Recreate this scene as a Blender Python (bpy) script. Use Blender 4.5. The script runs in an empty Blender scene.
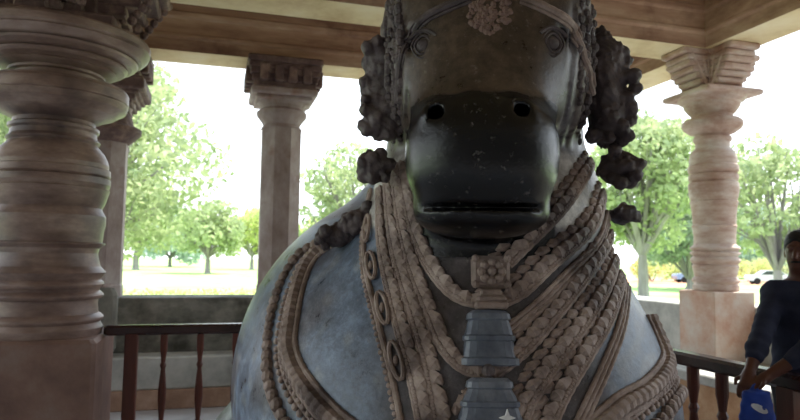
import bpy, math, random
import numpy as np
from mathutils import Vector, Matrix
from mathutils.bvhtree import BVHTree
C = bpy.context.scene.collection
PI = math.pi
R = math.radians
random.seed(7)
rng = np.random.default_rng(7)

# ------------------------------------------------------------------ camera
TH = R(16.0); PITCH = math.atan(48/640); ROLL = 0.0137; F = 640.0
CAM = Vector((0, 0, 1.6))
FH = Vector((math.sin(TH), math.cos(TH), 0)); RH = Vector((math.cos(TH), -math.sin(TH), 0)); UP = Vector((0, 0, 1))
fwd = FH*math.cos(PITCH)+UP*math.sin(PITCH); up0 = UP*math.cos(PITCH)-FH*math.sin(PITCH)
CU = up0*math.cos(ROLL)-RH*math.sin(ROLL); CR = RH*math.cos(ROLL)+up0*math.sin(ROLL)
def raydir(px, py): return (fwd + CR*((px-400)/F) + CU*((210-py)/F))
def at(px, py, d):
    v = raydir(px, py); return CAM + v*(d/v.dot(FH))
cd = bpy.data.cameras.new('camera'); cam = bpy.data.objects.new('camera', cd); C.objects.link(cam)
m = Matrix((CR, CU, -fwd)).transposed().to_4x4(); m.translation = CAM; cam.matrix_world = m
cd.sensor_width = 36; cd.lens = 36*F/800; cd.clip_end = 800
cd.dof.use_dof = True; cd.dof.focus_distance = 2.4; cd.dof.aperture_fstop = 3.6
bpy.context.scene.camera = cam

# ------------------------------------------------------------------ helpers
def tag(o, label=None, cat=None, group=None, kind=None):
    if label: o['label'] = label
    if cat: o['category'] = cat
    if group: o['group'] = group
    if kind: o['kind'] = kind
    return o
def empty(name, loc, rz=0, label=None, cat=None, group=None):
    o = bpy.data.objects.new(name, None); C.objects.link(o); o.location = loc; o.rotation_euler = (0, 0, rz)
    o.empty_display_size = .1
    return tag(o, label, cat, group)
def copy_tree(o, parent=None):
    c = o.copy(); C.objects.link(c); c.parent = parent
    for ch in list(o.children): copy_tree(ch, c)
    return c
def s2l(c):
    return tuple(((v/255)/12.92 if v/255 <= .04045 else ((v/255+.055)/1.055)**2.4) for v in c)

class MB:
    def __init__(s): s.v = []; s.f = []; s.sm = []
    def add(s, vs, fs, smooth=False):
        n = len(s.v); s.v.extend([tuple(p) for p in vs]); s.f.extend([tuple(i+n for i in f) for f in fs]); s.sm.extend([smooth]*len(fs))
        return s
    def box(s, a, b, M=None, ch=0.0):
        x0, y0, z0 = a; x1, y1, z1 = b
        if ch <= 0:
            vs = [(x, y, z) for z in (z0, z1) for x, y in ((x0, y0), (x1, y0), (x1, y1), (x0, y1))]
            fs = [(3, 2, 1, 0), (4, 5, 6, 7), (0, 1, 5, 4), (1, 2, 6, 5), (2, 3, 7, 6), (3, 0, 4, 7)]
        else:
            vs = []; fs = []
            def ring(z, c, i):
                return [(x0+c+i, y0+i, z), (x1-c-i, y0+i, z), (x1-i, y0+c+i, z), (x1-i, y1-c-i, z), (x1-c-i, y1-i, z), (x0+c+i, y1-i, z), (x0+i, y1-c-i, z), (x0+i, y0+c+i, z)]
            rs = [ring(z0, ch, ch), ring(z0+ch, ch, 0), ring(z1-ch, ch, 0), ring(z1, ch, ch)]
            for r_ in rs: vs += r_
            for k in range(3):
                for i in range(8):
                    j = (i+1) % 8; fs.append((k*8+i, k*8+j, k*8+8+j, k*8+8+i))
            fs.append(tuple(range(7, -1, -1))); fs.append(tuple(range(24, 32)))
        if M is not None: vs = [M @ Vector(v) for v in vs]
        return s.add(vs, fs)
    def lathe(s, prof, n=40, c=(0, 0), M=None, smooth=True, rot=0, sq=None):
        vs = []; fs = []
        for (r, z) in prof:
            for i in range(n):
                a = rot+2*PI*i/n; vs.append((c[0]+r*math.cos(a), c[1]+r*math.sin(a), z))
        for k in range(len(prof)-1):
            for i in range(n):
                j = (i+1) % n; fs.append((k*n+i, k*n+j, (k+1)*n+j, (k+1)*n+i))
        if prof[0][0] > 1e-4: fs.append(tuple(range(n-1, -1, -1)))
        if prof[-1][0] > 1e-4: fs.append(tuple(range((len(prof)-1)*n, len(prof)*n)))
        if M is not None: vs = [M @ Vector(v) for v in vs]
        return s.add(vs, fs, smooth)
    def tube(s, pts, rad, n=8, smooth=True):
        pts = [Vector(p) for p in pts]
        if not hasattr(rad, '__len__'): rad = [rad]*len(pts)
        vs = []; fs = []; ref = None
        for i, p in enumerate(pts):
            t = (pts[min(i+1, len(pts)-1)]-pts[max(i-1, 0)]).normalized()
            if ref is None: ref = t.orthogonal().normalized()
            ref = (ref-t*ref.dot(t)); ref = ref.normalized() if ref.length > 1e-6 else t.orthogonal().normalized()
            b = t.cross(ref)
            for k in range(n):
                a = 2*PI*k/n; vs.append(p+(ref*math.cos(a)+b*math.sin(a))*rad[i])
        for i in range(len(pts)-1):
            for k in range(n):
                j = (k+1) % n; fs.append((i*n+k, i*n+j, (i+1)*n+j, (i+1)*n+k))
        fs.append(tuple(range(n-1, -1, -1))); fs.append(tuple(range((len(pts)-1)*n, len(pts)*n)))
        return s.add(vs, fs, smooth)
    def ball(s, c, r, n=8, m_=5, M=None):
        if not hasattr(r, '__len__'): r = (r, r, r)
        vs = []; fs = []
        for j in range(1, m_):
            ph = PI*j/m_
            for i in range(n):
                a = 2*PI*i/n; vs.append((math.sin(ph)*math.cos(a)*r[0], math.sin(ph)*math.sin(a)*r[1], math.cos(ph)*r[2]))
        t = len(vs); vs += [(0, 0, r[2]), (0, 0, -r[2])]
        for j in range(m_-2):
            for i in range(n):
                k = (i+1) % n; fs.append((j*n+i, (j+1)*n+i, (j+1)*n+k, j*n+k))
        for i in range(n):
            k = (i+1) % n; fs.append((t, i, k)); fs.append((t+1, (m_-2)*n+k, (m_-2)*n+i))
        if M is not None: vs = [M @ Vector(v) for v in vs]
        return s.add([Vector(v)+Vector(c) for v in vs], fs, True)
    def prism(s, poly, d0, d1, M=None):            # poly in xz, extruded along y from d0 to d1
        n = len(poly); vs = [(x, d0, z) for x, z in poly]+[(x, d1, z) for x, z in poly]
        fs = [tuple(range(n)), tuple(range(2*n-1, n-1, -1))]+[((i+1) % n, i, n+i, n+(i+1) % n) for i in range(n)]
        if M is not None: vs = [M @ Vector(v) for v in vs]
        return s.add(vs, fs)
    def build(s, name, mat, parent=None):
        me = bpy.data.meshes.new(name); me.from_pydata([tuple(v) for v in s.v], [], s.f)
        me.polygons.foreach_set('use_smooth', s.sm); me.materials.append(mat); me.validate(); me.update()
        if any(s.sm): me.set_sharp_from_angle(angle=R(17))
        o = bpy.data.objects.new(name, me); C.objects.link(o); o.parent = parent
        return o

def surface_nets(f, xs, ys, zs):
    ins = f < 0
    nx, ny, nz = f.shape
    s = ins.astype(np.int8)
    cnt = sum(s[a:nx-1+a, b:ny-1+b, c:nz-1+c] for a in (0, 1) for b in (0, 1) for c in (0, 1))
    act = (cnt > 0) & (cnt < 8)
    I, J, K = np.nonzero(act)
    idx = -np.ones(act.shape, np.int64); idx[I, J, K] = np.arange(len(I))
    P = np.zeros((len(I), 3)); W = np.zeros(len(I))
    corners = [(a, b, c) for a in (0, 1) for b in (0, 1) for c in (0, 1)]
    for p in corners:
        for ax in range(3):
            if p[ax] == 1: continue
            q = list(p); q[ax] = 1
            fa = f[I+p[0], J+p[1], K+p[2]]; fb = f[I+q[0], J+q[1], K+q[2]]
            mk = (fa < 0) != (fb < 0)
            t = np.where(mk, fa/np.where(mk, fa-fb, 1), 0)
            A = np.stack([xs[I+p[0]], ys[J+p[1]], zs[K+p[2]]], 1); B = np.stack([xs[I+q[0]], ys[J+q[1]], zs[K+q[2]]], 1)
            P += np.where(mk[:, None], A+(B-A)*t[:, None], 0); W += mk
    P /= W[:, None]
    Q = []
    for ax in range(3):
        o1, o2 = [(1, 2), (2, 0), (0, 1)][ax]
        sl0 = [slice(1, -1)]*3; sl0[ax] = slice(0, -1); sl1 = [slice(1, -1)]*3; sl1[ax] = slice(1, None)
        a = ins[tuple(sl0)]; b = ins[tuple(sl1)]
        ch = np.argwhere(a != b)
        if len(ch) == 0: continue
        flip = a[tuple(ch.T)]
        g = ch.copy(); 
        for k in range(3):
            if k != ax: g[:, k] += 1
        def cell(d1, d2):
            h = g.copy(); h[:, o1] -= d1; h[:, o2] -= d2
            return idx[h[:, 0], h[:, 1], h[:, 2]]
        q = np.stack([cell(1, 1), cell(0, 1), cell(0, 0), cell(1, 0)], 1)
        q[~flip] = q[~flip][:, ::-1]
        Q.append(q)
    Q = np.concatenate(Q); Q = Q[(Q >= 0).all(1)]
    return P, Q
def np_mesh(name, P, Q, mat, parent=None, col=None):
    me = bpy.data.meshes.new(name)
    me.vertices.add(len(P)); me.vertices.foreach_set('co', P.astype(np.float32).ravel())
    me.loops.add(Q.size); me.loops.foreach_set('vertex_index', Q.astype(np.int32).ravel())
    me.polygons.add(len(Q)); me.polygons.foreach_set('loop_start', np.arange(0, Q.size, Q.shape[1], dtype=np.int32))
    me.polygons.foreach_set('use_smooth', np.ones(len(Q), bool))
    me.update(calc_edges=True); me.materials.append(mat)
    if col is not None:
        a = me.attributes.new('tint', 'FLOAT_COLOR', 'POINT'); a.data.foreach_set('color', np.concatenate([col, np.ones((len(P), 1))], 1).astype(np.float32).ravel())
    o = bpy.data.objects.new(name, me); C.objects.link(o); o.parent = parent
    return o
def relax(P, Q, it=1, lam=.5):
    for _ in range(it):
        acc = np.zeros_like(P); n = np.zeros(len(P))
        for k in range(4):
            a = Q[:, k]; b = Q[:, (k+1) % 4]
            for c in range(3):
                acc[:, c] += np.bincount(a, P[b, c], len(P))+np.bincount(b, P[a, c], len(P))
            n += np.bincount(a, minlength=len(P))+np.bincount(b, minlength=len(P))
        P = P+lam*(acc/np.maximum(n, 1)[:, None]-P)
    return P

# SDF primitives on open grids
class G:
    def __init__(s, x, y, z): s.xs, s.ys, s.zs = x, y, z; s.X, s.Y, s.Z = np.meshgrid(x, y, z, indexing='ij'); s.X = s.X.astype(np.float32); s.Y = s.Y.astype(np.float32); s.Z = s.Z.astype(np.float32)
    def ell(s, c, r, e=2.0, rz=0, rx=0):
        x, y, z = s.X-c[0], s.Y-c[1], s.Z-c[2]
        if rz: ca, sa = math.cos(rz), math.sin(rz); x, y = x*ca+y*sa, -x*sa+y*ca
        if rx: ca, sa = math.cos(rx), math.sin(rx); y, z = y*ca+z*sa, -y*sa+z*ca
        k = (np.abs(x/r[0])**e+np.abs(y/r[1])**e+np.abs(z/r[2])**e)**(1/e)
        return (k-1)*min(r)
    def cone(s, a, b, ra, rb, sx=1.0):
        a = np.array(a, float); b = np.array(b, float); d = b-a; L = (d*d).sum()
        t = np.clip(((s.X-a[0])*d[0]+(s.Y-a[1])*d[1]+(s.Z-a[2])*d[2])/L, 0, 1)
        return np.sqrt(((s.X-a[0]-t*d[0])/sx)**2+(s.Y-a[1]-t*d[1])**2+(s.Z-a[2]-t*d[2])**2)-(ra+(rb-ra)*t)
    def chain(s, pts, rad, k=.02, f=None):
        for i in range(len(pts)-1):
            g = s.cone(pts[i], pts[i+1], rad[i], rad[i+1]); f = g if f is None else smin(f, g, k)
        return f
def smin(a, b, k):
    h = np.clip(.5+.5*(b-a)/k, 0, 1); return b*(1-h)+a*h-k*h*(1-h)
def smax(a, b, k): return -smin(-a, -b, k)

# ------------------------------------------------------------------ materials
def nt(name):
    m = bpy.data.materials.new(name); m.use_nodes = True; n = m.node_tree; b = n.nodes['Principled BSDF']
    return m, n, b
def ramp(n, stops):
    r = n.nodes.new('ShaderNodeValToRGB'); e = r.color_ramp.elements
    e[0].position = stops[0][0]; e[0].color = (*s2l(stops[0][1]), 1); e[-1].position = stops[-1][0]; e[-1].color = (*s2l(stops[-1][1]), 1)
    for p, c in stops[1:-1]:
        q = e.new(p); q.color = (*s2l(c), 1)
    return r
def noise(n, scale, vec=None, detail=6, rough=.6, stretch=None):
    t = n.nodes.new('ShaderNodeTexNoise'); t.inputs['Scale'].default_value = scale; t.inputs['Detail'].default_value = detail; t.inputs['Roughness'].default_value = rough
    tc = n.nodes.new('ShaderNodeTexCoord'); mp = n.nodes.new('ShaderNodeMapping')
    if stretch: mp.inputs['Scale'].default_value = stretch
    n.links.new(tc.outputs['Object'], mp.inputs['Vector']); n.links.new(mp.outputs['Vector'], t.inputs['Vector'])
    return t
def stone(name, stops, scale=3, rough=.75, bump=.3, bscale=25, stretch=None, spec=.35, stain=None, bd=.01):
    m, n, b = nt(name); t = noise(n, scale, stretch=stretch, detail=8, rough=.65); r = ramp(n, stops)
    n.links.new(t.outputs['Fac'], r.inputs['Fac']); out = r.outputs['Color']
    if stain:
        t2 = noise(n, stain[1], detail=5); r2 = ramp(n, [(stain[2], (0, 0, 0)), (stain[3], (255, 255, 255))]); n.links.new(t2.outputs['Fac'], r2.inputs['Fac'])
        mx = n.nodes.new('ShaderNodeMix'); mx.data_type = 'RGBA'; n.links.new(r2.outputs['Color'], mx.inputs['Factor']); n.links.new(out, mx.inputs['A']); mx.inputs['B'].default_value = (*s2l(stain[0]), 1)
        out = mx.outputs['Result']
    n.links.new(out, b.inputs['Base Color']); b.inputs['Roughness'].default_value = rough; b.inputs['Specular IOR Level'].default_value = spec
    if bump:
        t3 = noise(n, bscale, detail=6, stretch=stretch); bp = n.nodes.new('ShaderNodeBump'); bp.inputs['Strength'].default_value = bump; bp.inputs['Distance'].default_value = bd
        n.links.new(t3.outputs['Fac'], bp.inputs['Height']); n.links.new(bp.outputs['Normal'], b.inputs['Normal'])
    return m
def plain(name, c, rough=.6, spec=.4, metal=0, trans=0):
    m, n, b = nt(name); t = noise(n, 12); r = ramp(n, [(.3, tuple(v*.88 for v in c)), (.7, tuple(min(255, v*1.08) for v in c))]); n.links.new(t.outputs['Fac'], r.inputs['Fac']); n.links.new(r.outputs['Color'], b.inputs['Base Color'])
    b.inputs['Roughness'].default_value = rough; b.inputs['Specular IOR Level'].default_value = spec; b.inputs['Metallic'].default_value = metal
    return m
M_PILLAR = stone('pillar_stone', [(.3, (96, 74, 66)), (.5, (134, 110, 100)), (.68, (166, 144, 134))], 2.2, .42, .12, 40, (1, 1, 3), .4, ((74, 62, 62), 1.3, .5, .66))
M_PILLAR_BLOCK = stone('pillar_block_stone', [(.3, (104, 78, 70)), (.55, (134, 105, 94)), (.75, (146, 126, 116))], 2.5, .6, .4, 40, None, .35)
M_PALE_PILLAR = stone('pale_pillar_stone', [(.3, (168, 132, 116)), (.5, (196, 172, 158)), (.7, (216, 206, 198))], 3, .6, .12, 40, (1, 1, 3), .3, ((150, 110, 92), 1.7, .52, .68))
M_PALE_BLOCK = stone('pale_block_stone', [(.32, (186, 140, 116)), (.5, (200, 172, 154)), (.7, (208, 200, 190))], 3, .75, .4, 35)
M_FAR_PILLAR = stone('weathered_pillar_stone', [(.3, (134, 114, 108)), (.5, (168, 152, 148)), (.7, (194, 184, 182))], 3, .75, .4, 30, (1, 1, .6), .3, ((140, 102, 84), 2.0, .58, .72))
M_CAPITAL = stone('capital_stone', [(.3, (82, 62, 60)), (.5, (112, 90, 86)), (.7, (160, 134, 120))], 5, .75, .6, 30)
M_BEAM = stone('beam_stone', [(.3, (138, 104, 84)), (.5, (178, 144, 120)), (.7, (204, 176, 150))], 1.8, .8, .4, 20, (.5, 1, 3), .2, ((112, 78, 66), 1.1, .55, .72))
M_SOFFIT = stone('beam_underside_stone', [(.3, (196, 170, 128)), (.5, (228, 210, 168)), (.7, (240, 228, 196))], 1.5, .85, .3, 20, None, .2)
M_CEIL = stone('ceiling_stone', [(.3, (150, 130, 104)), (.7, (190, 170, 138))], 1.2, .85, .3, 15, None, .2)
M_WALL = stone('parapet_stone', [(.3, (92, 92, 86)), (.5, (130, 128, 120)), (.7, (164, 160, 150))], 3.5, .85, .5, 25, (1, 1, 1.5), .2, ((70, 68, 62), 1.6, .5, .66))
M_BENCH = stone('bench_stone', [(.3, (140, 140, 136)), (.5, (176, 176, 170)), (.7, (200, 198, 192))], 3, .8, .4, 25)
M_BASE = stone('ochre_plinth_stone', [(.3, (132, 104, 88)), (.5, (162, 130, 110)), (.7, (188, 158, 138))], 3, .85, .4, 25)
M_TAN = stone('tan_bench_stone', [(.3, (150, 108, 76)), (.5, (180, 142, 108)), (.7, (200, 172, 140))], 3, .85, .4, 25)
M_FLOOR = stone('floor_stone', [(.3, (164, 164, 168)), (.6, (198, 198, 202)), (.8, (212, 210, 208))], 2, .5, .3, 20, None, .4)
M_BOUNCE_APRON = stone('bounce_apron_paving', [(.3, (104, 100, 98)), (.7, (142, 138, 136))], 1.2, .9, .3, 8, None, .15)
M_LIGHT_BLOCK = stone('light_block_temple_stone', [(.3, (58, 56, 54)), (.5, (84, 80, 78)), (.7, (104, 100, 96))], 1.2, .8, .5, 9, None, .25)
M_WOOD = stone('railing_wood', [(.3, (58, 26, 18)), (.5, (92, 44, 30)), (.7, (118, 60, 40))], 3, .35, .15, 40, (1, 1, .2), .5)
M_RAILTOP = stone('handrail_wood', [(.3, (40, 22, 20)), (.6, (62, 38, 36)), (.8, (80, 52, 48))], 3, .25, .1, 40, None, .5)
def attr_stone(name, rough=.45, bump=.5):
    m, n, b = nt(name); a = n.nodes.new('ShaderNodeAttribute'); a.attribute_name = 'tint'
    t = noise(n, 9, detail=10, rough=.75); r = ramp(n, [(.34, (104, 98, 94)), (.5, (190, 188, 188)), (.64, (255, 255, 255))]); n.links.new(t.outputs['Fac'], r.inputs['Fac'])
    mx = n.nodes.new('ShaderNodeMix'); mx.data_type = 'RGBA'; mx.blend_type = 'MULTIPLY'; mx.inputs['Factor'].default_value = .9
    n.links.new(a.outputs['Color'], mx.inputs['A']); n.links.new(r.outputs['Color'], mx.inputs['B'])
    t4 = noise(n, 38, detail=4, rough=.8); r4 = ramp(n, [(.60, (0, 0, 0)), (.70, (255, 255, 255))]); n.links.new(t4.outputs['Fac'], r4.inputs['Fac'])
    m4 = n.nodes.new('ShaderNodeMath'); m4.operation = 'MULTIPLY'; m4.inputs[1].default_value = .3; n.links.new(r4.outputs['Color'], m4.inputs[0])
    mx2 = n.nodes.new('ShaderNodeMix'); mx2.data_type = 'RGBA'; n.links.new(m4.outputs[0], mx2.inputs['Factor']); n.links.new(mx.outputs['Result'], mx2.inputs['A']); mx2.inputs['B'].default_value = (*s2l((150, 144, 140)), 1)
    n.links.new(mx2.outputs['Result'], b.inputs['Base Color'])
    rr = n.nodes.new('ShaderNodeMapRange'); rr.inputs[1].default_value = .3; rr.inputs[2].default_value = .7; rr.inputs[3].default_value = rough-.12; rr.inputs[4].default_value = rough+.15
    n.links.new(t.outputs['Fac'], rr.inputs[0]); pa = n.nodes.new('ShaderNodeAttribute'); pa.attribute_name = 'polish'
    mr = n.nodes.new('ShaderNodeMix'); n.links.new(pa.outputs['Fac'], mr.inputs['Factor']); n.links.new(rr.outputs[0], mr.inputs['A']); mr.inputs['B'].default_value = .24; n.links.new(mr.outputs['Result'], b.inputs['Roughness'])
    b.inputs['Specular IOR Level'].default_value = .42
    t3 = noise(n, 30, detail=8, rough=.7); bp = n.nodes.new('ShaderNodeBump'); bp.inputs['Strength'].default_value = bump; bp.inputs['Distance'].default_value = .008
    n.links.new(t3.outputs['Fac'], bp.inputs['Height']); n.links.new(bp.outputs['Normal'], b.inputs['Normal'])
    return m
M_BULL = attr_stone('bull_stone', .34, .3)
M_CARVE = stone('carved_garland_stone', [(.3, (98, 82, 74)), (.5, (146, 127, 117)), (.7, (184, 166, 156))], 7, .6, .7, 60, None, .35, ((80, 66, 62), 4, .52, .66), bd=.006)
M_CARVE_DK = stone('dark_carved_stone', [(.3, (52, 44, 44)), (.5, (82, 72, 72)), (.7, (112, 100, 98))], 8, .55, .7, 60, None, .35, bd=.006)
M_PEND = stone('blue_grey_pendant_stone', [(.3, (66, 72, 84)), (.5, (98, 104, 116)), (.7, (130, 134, 142))], 8, .35, .5, 60, None, .5, bd=.005)

# ------------------------------------------------------------------ setting
def struct(name, mb, mat, label=None):
    o = mb.build(name, mat); o['kind'] = 'structure'
    if label: o['label'] = label
    return o
FY0, FY1 = -3.0, 7.2
struct('floor', MB().box((-7, -3.5, -.3), (6.2, 8.6, 0)), M_FLOOR)
b = MB()
CEILZ = 4.62
struct('ceiling', MB().box((-7.6, -4.2, CEILZ), (6.35, 9.0, CEILZ+.25)), M_CEIL)

def beam(name, label, p0, p1, w=.5, z0=3.95, z1=CEILZ):
    """moulded stone beam from p0 to p1 (centre line); underside in its own stone"""
    p0 = Vector(p0); p1 = Vector(p1); L = (p1-p0).length; a = math.atan2(p1.y-p0.y, p1.x-p0.x)
    M = Matrix.Translation((p0.x, p0.y, 0)) @ Matrix.Rotation(a, 4, 'Z')
    h = z1-z0; hw = w/2
    pr = [(hw, 0), (hw, .14), (hw+.03, .16), (hw+.03, .19), (hw, .21), (hw, .38), (hw+.04, .40), (hw+.04, .45), (hw+.01, .47), (hw+.01, h)]
    pts = [(x, z0+z) for x, z in pr]+[(-x, z0+z) for x, z in reversed(pr)]
    vs = [(0, x, z) for x, z in pts]+[(L, x, z) for x, z in pts]; n = len(pts)
    fs = [tuple(range(n-1, -1, -1)), tuple(range(n, 2*n))]+[(i, (i+1) % n, n+(i+1) % n, n+i) for i in range(n)]
    mb = MB().add([M @ Vector(v) for v in vs], fs)
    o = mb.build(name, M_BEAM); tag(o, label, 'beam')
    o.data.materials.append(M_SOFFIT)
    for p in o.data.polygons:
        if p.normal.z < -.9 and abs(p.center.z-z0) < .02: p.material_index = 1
    return o
beam('stone_beam', 'long moulded stone beam over the big lathe-turned pillar, running behind the bull head', (-6.5, 5.94), (5.1, 5.94))
beam('stone_beam', 'moulded stone beam at the back, carried by the slender pillar left of the bull', (-6.5, 7.91), (5.1, 7.91))
beam('stone_beam', 'stone beam coming forward from the right corner pillar toward the viewer', (5.35, -3.6), (5.35, 6.19))
beam('stone_beam', 'short stone beam seen from below between the ear of the bull and right corner pillar', (5.35, 6.19), (5.35, 8.16))

# parapets, benches, plinth strips
def box(a, b, ch=0.0): return MB().box(a, b, None, ch)
struct('wall_back', box((-6.8, 7.6, 0), (5.1, 8.15, 1.126), .012), M_WALL)
tag(struct('trim_1', box((-6.8, 7.2, .2), (4.5, 7.6, .53), .012), M_BENCH), 'stone bench ledge along the back parapet')
tag(struct('trim_2', box((-6.8, 7.17, 0), (4.5, 7.6, .2), .01), M_BASE), 'ochre stone plinth course below the back bench')
wr = MB(); wr.box((5.1, 6.17, 0), (5.62, 8.15, 1.126), None, .012); wr.box((5.62, -3.3, 0), (6.0, 6.4, 1.126), None, .012); struct('wall_right', wr, M_BENCH)
tag(struct('trim_5', box((4.47, -3.3, .44), (5.63, 7.6, .535), .012), M_BENCH), 'stone seat slab of the right bench, coloured pale to paint in sunlight')  # separate paler slab, its colour stands for the sunlit patch on the bench
tag(struct('trim_3', box((4.5, -3.3, .0), (5.63, 7.6, .45), .0), M_TAN), 'tan stone bench along the right parapet')

# ------------------------------------------------------------------ pillars
def lathe_part(name, prof, mat, parent, n=48, rot=0, smooth=True):
    return MB().lathe(prof, n, rot=rot, smooth=smooth).build(name, mat, parent)
def rounded(prof, k=4):
    """insert extra points so moulded profiles read as soft rings"""
    out = [prof[0]]
    for (r0, z0), (r1, z1) in zip(prof, prof[1:]): out.append((r1, z1))
    return out
def torus_rows(z0, z1, r, bulge, n=5):
    return [(r+bulge*math.sin(PI*i/n), z0+(z1-z0)*i/n) for i in range(n+1)]

# big left pillar
P1 = empty('stone_pillar', (-1.34, 5.94, 0), 0, 'massive lathe-turned stone pillar with square base at the left, nearest pillar to the viewer', 'pillar')
hb = .475
MB().box((-hb, -hb, 0), (hb, hb, .934), None, .03).build('base_block', M_PILLAR_BLOCK, P1)
def hy(y): return 1.6+(253.3-y)/119.6
pr = [(.40, .90), (.44, .935), (.445, hy(326)), (.425, hy(322))]
pr += torus_rows(hy(321), hy(313), .42, .028, 5)
pr += [(.405, hy(312)), (.395, hy(303)), (.40, hy(298))]
pr += torus_rows(hy(298), hy(291), .415, .025, 4)
pr += [(.405, hy(290))] + torus_rows(hy(288), hy(279), .41, .03, 4)
pr += [(.43, hy(275)), (.45, hy(272)), (.435, hy(270)), (.405, hy(266)), (.385, hy(258)), (.38, hy(253)), (.39, hy(248)), (.43, hy(244.5)), (.435, hy(243)), (.41, hy(242))]
pr += [(.415, hy(232)), (.43, hy(224)), (.428, hy(216)), (.40, hy(210)), (.395, hy(208))]
shaft_lo = pr
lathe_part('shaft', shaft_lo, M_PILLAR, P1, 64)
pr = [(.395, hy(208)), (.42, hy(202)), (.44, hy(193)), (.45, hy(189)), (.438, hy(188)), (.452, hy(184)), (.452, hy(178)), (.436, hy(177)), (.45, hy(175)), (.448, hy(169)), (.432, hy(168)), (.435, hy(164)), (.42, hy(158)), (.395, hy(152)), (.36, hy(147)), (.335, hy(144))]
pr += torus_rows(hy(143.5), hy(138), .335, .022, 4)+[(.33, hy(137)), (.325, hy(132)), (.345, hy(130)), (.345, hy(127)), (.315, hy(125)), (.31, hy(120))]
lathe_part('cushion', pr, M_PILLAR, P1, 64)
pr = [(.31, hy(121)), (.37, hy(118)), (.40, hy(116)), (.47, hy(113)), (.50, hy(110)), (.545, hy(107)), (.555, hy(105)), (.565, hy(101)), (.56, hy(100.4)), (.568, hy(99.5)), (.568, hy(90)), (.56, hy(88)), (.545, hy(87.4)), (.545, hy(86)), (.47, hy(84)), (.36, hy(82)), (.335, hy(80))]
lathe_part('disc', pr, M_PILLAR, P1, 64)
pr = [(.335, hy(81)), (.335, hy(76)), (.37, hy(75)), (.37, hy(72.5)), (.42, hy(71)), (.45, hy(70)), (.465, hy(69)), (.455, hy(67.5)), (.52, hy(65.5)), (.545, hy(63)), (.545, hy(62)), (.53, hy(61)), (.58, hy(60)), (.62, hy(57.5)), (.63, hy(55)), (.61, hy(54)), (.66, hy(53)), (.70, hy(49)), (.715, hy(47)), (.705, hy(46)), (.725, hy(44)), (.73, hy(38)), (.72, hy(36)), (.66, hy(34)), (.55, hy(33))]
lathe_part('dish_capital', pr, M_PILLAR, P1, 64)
# small corner brackets hanging under the dish rim, and the carved abacus
hz = hy(36)
MB().box((-.5, -.5, hz-.03), (.5, .5, hz+.1), None, .02).build('abacus', M_CAPITAL, P1)
def bracket_arm(mb, ang, z0, z1, r0, steps, w):
    n = len(steps); dz = (z1-z0)/n
    M = Matrix.Rotation(ang, 4, 'Z')
    for i, r_ in enumerate(steps):
        zz0 = z0+i*dz
        mb.box((r0-.01, -w/2-.004*i, zz0), (r_, w/2+.004*i, zz0+dz*1.02), M, min(.015, dz*.3))
mb = MB(); mb.box((-.33, -.33, hz+.08), (.33, .33, 3.95), None, .01)
for k in range(4):
    bracket_arm(mb, k*PI/2, hz+.1, 3.95, .3, [.42, .55, .66, .78, .86], .5)
    M = Matrix.Rotation(k*PI/2, 4, 'Z')
    for j in range(9):        # carved lumps over the bracket noses
        p = M @ Vector((.45+.06*(j//2)+rng.uniform(-.02, .02), rng.uniform(-.24, .24), hz+.14+.055*(j//2)))
        mb.ball(p, rng.uniform(.04, .065), 8, 5)
    for j in range(7):
        p = M @ Vector((.60+.04*j, -.27, hz+.14+.06*j)); mb.ball(p, .04, 8, 5)
        p = M @ Vector((.60+.04*j, .27, hz+.14+.06*j)); mb.ball(p, .04, 8, 5)
mb.build('bracket', M_CAPITAL, P1)

# right corner pillar (standing on the parapet)
P2 = empty('stone_pillar', (5.35, 5.9, 1.126), 0, 'pale lathe-turned stone pillar on a square block at the right corner of the parapet', 'pillar')
Z0 = 1.126
def hr(y): return 1.6+(262-y)/89.5-Z0
MB().box((-.27, -.27, -Z0+.0), (.27, .27, hr(290)), None, .012).build('base_block', M_PALE_BLOCK, P2)
pr = [(.22, hr(291)), (.235, hr(289)), (.235, hr(285)), (.22, hr(283.5))]+torus_rows(hr(283), hr(277), .222, .022, 4)+[(.215, hr(276)), (.225, hr(271)), (.24, hr(266)), (.225, hr(264))]
pr += torus_rows(hr(263), hr(257), .235, .022, 4)+[(.225, hr(256))]+torus_rows(hr(255), hr(251), .235, .024, 4)+torus_rows(hr(250.5), hr(246), .235, .024, 4)
pr += [(.215, hr(244)), (.215, hr(236)), (.225, hr(228)), (.235, hr(226)), (.222, hr(225)), (.225, hr(215)), (.24, hr(205)), (.25, hr(202)), (.236, hr(200.5))]
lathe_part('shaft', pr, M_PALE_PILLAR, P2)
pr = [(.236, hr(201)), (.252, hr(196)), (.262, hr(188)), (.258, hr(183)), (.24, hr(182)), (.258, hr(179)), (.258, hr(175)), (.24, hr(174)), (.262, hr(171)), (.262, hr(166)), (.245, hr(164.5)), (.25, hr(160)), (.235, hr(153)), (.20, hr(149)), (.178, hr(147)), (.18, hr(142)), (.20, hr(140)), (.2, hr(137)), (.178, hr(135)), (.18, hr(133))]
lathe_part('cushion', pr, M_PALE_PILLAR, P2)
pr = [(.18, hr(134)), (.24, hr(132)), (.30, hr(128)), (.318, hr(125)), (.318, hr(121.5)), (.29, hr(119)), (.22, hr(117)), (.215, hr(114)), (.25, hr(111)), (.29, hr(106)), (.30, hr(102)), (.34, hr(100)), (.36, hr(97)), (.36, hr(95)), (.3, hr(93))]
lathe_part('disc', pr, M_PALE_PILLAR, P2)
MB().box((-.37, -.37, hr(97)), (.37, .37, hr(91.5)), None, .015).build('abacus', M_PALE_PILLAR, P2)
mb = MB(); mb.box((-.2, -.2, hr(92)), (.2, .2, 3.95-Z0))
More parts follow.
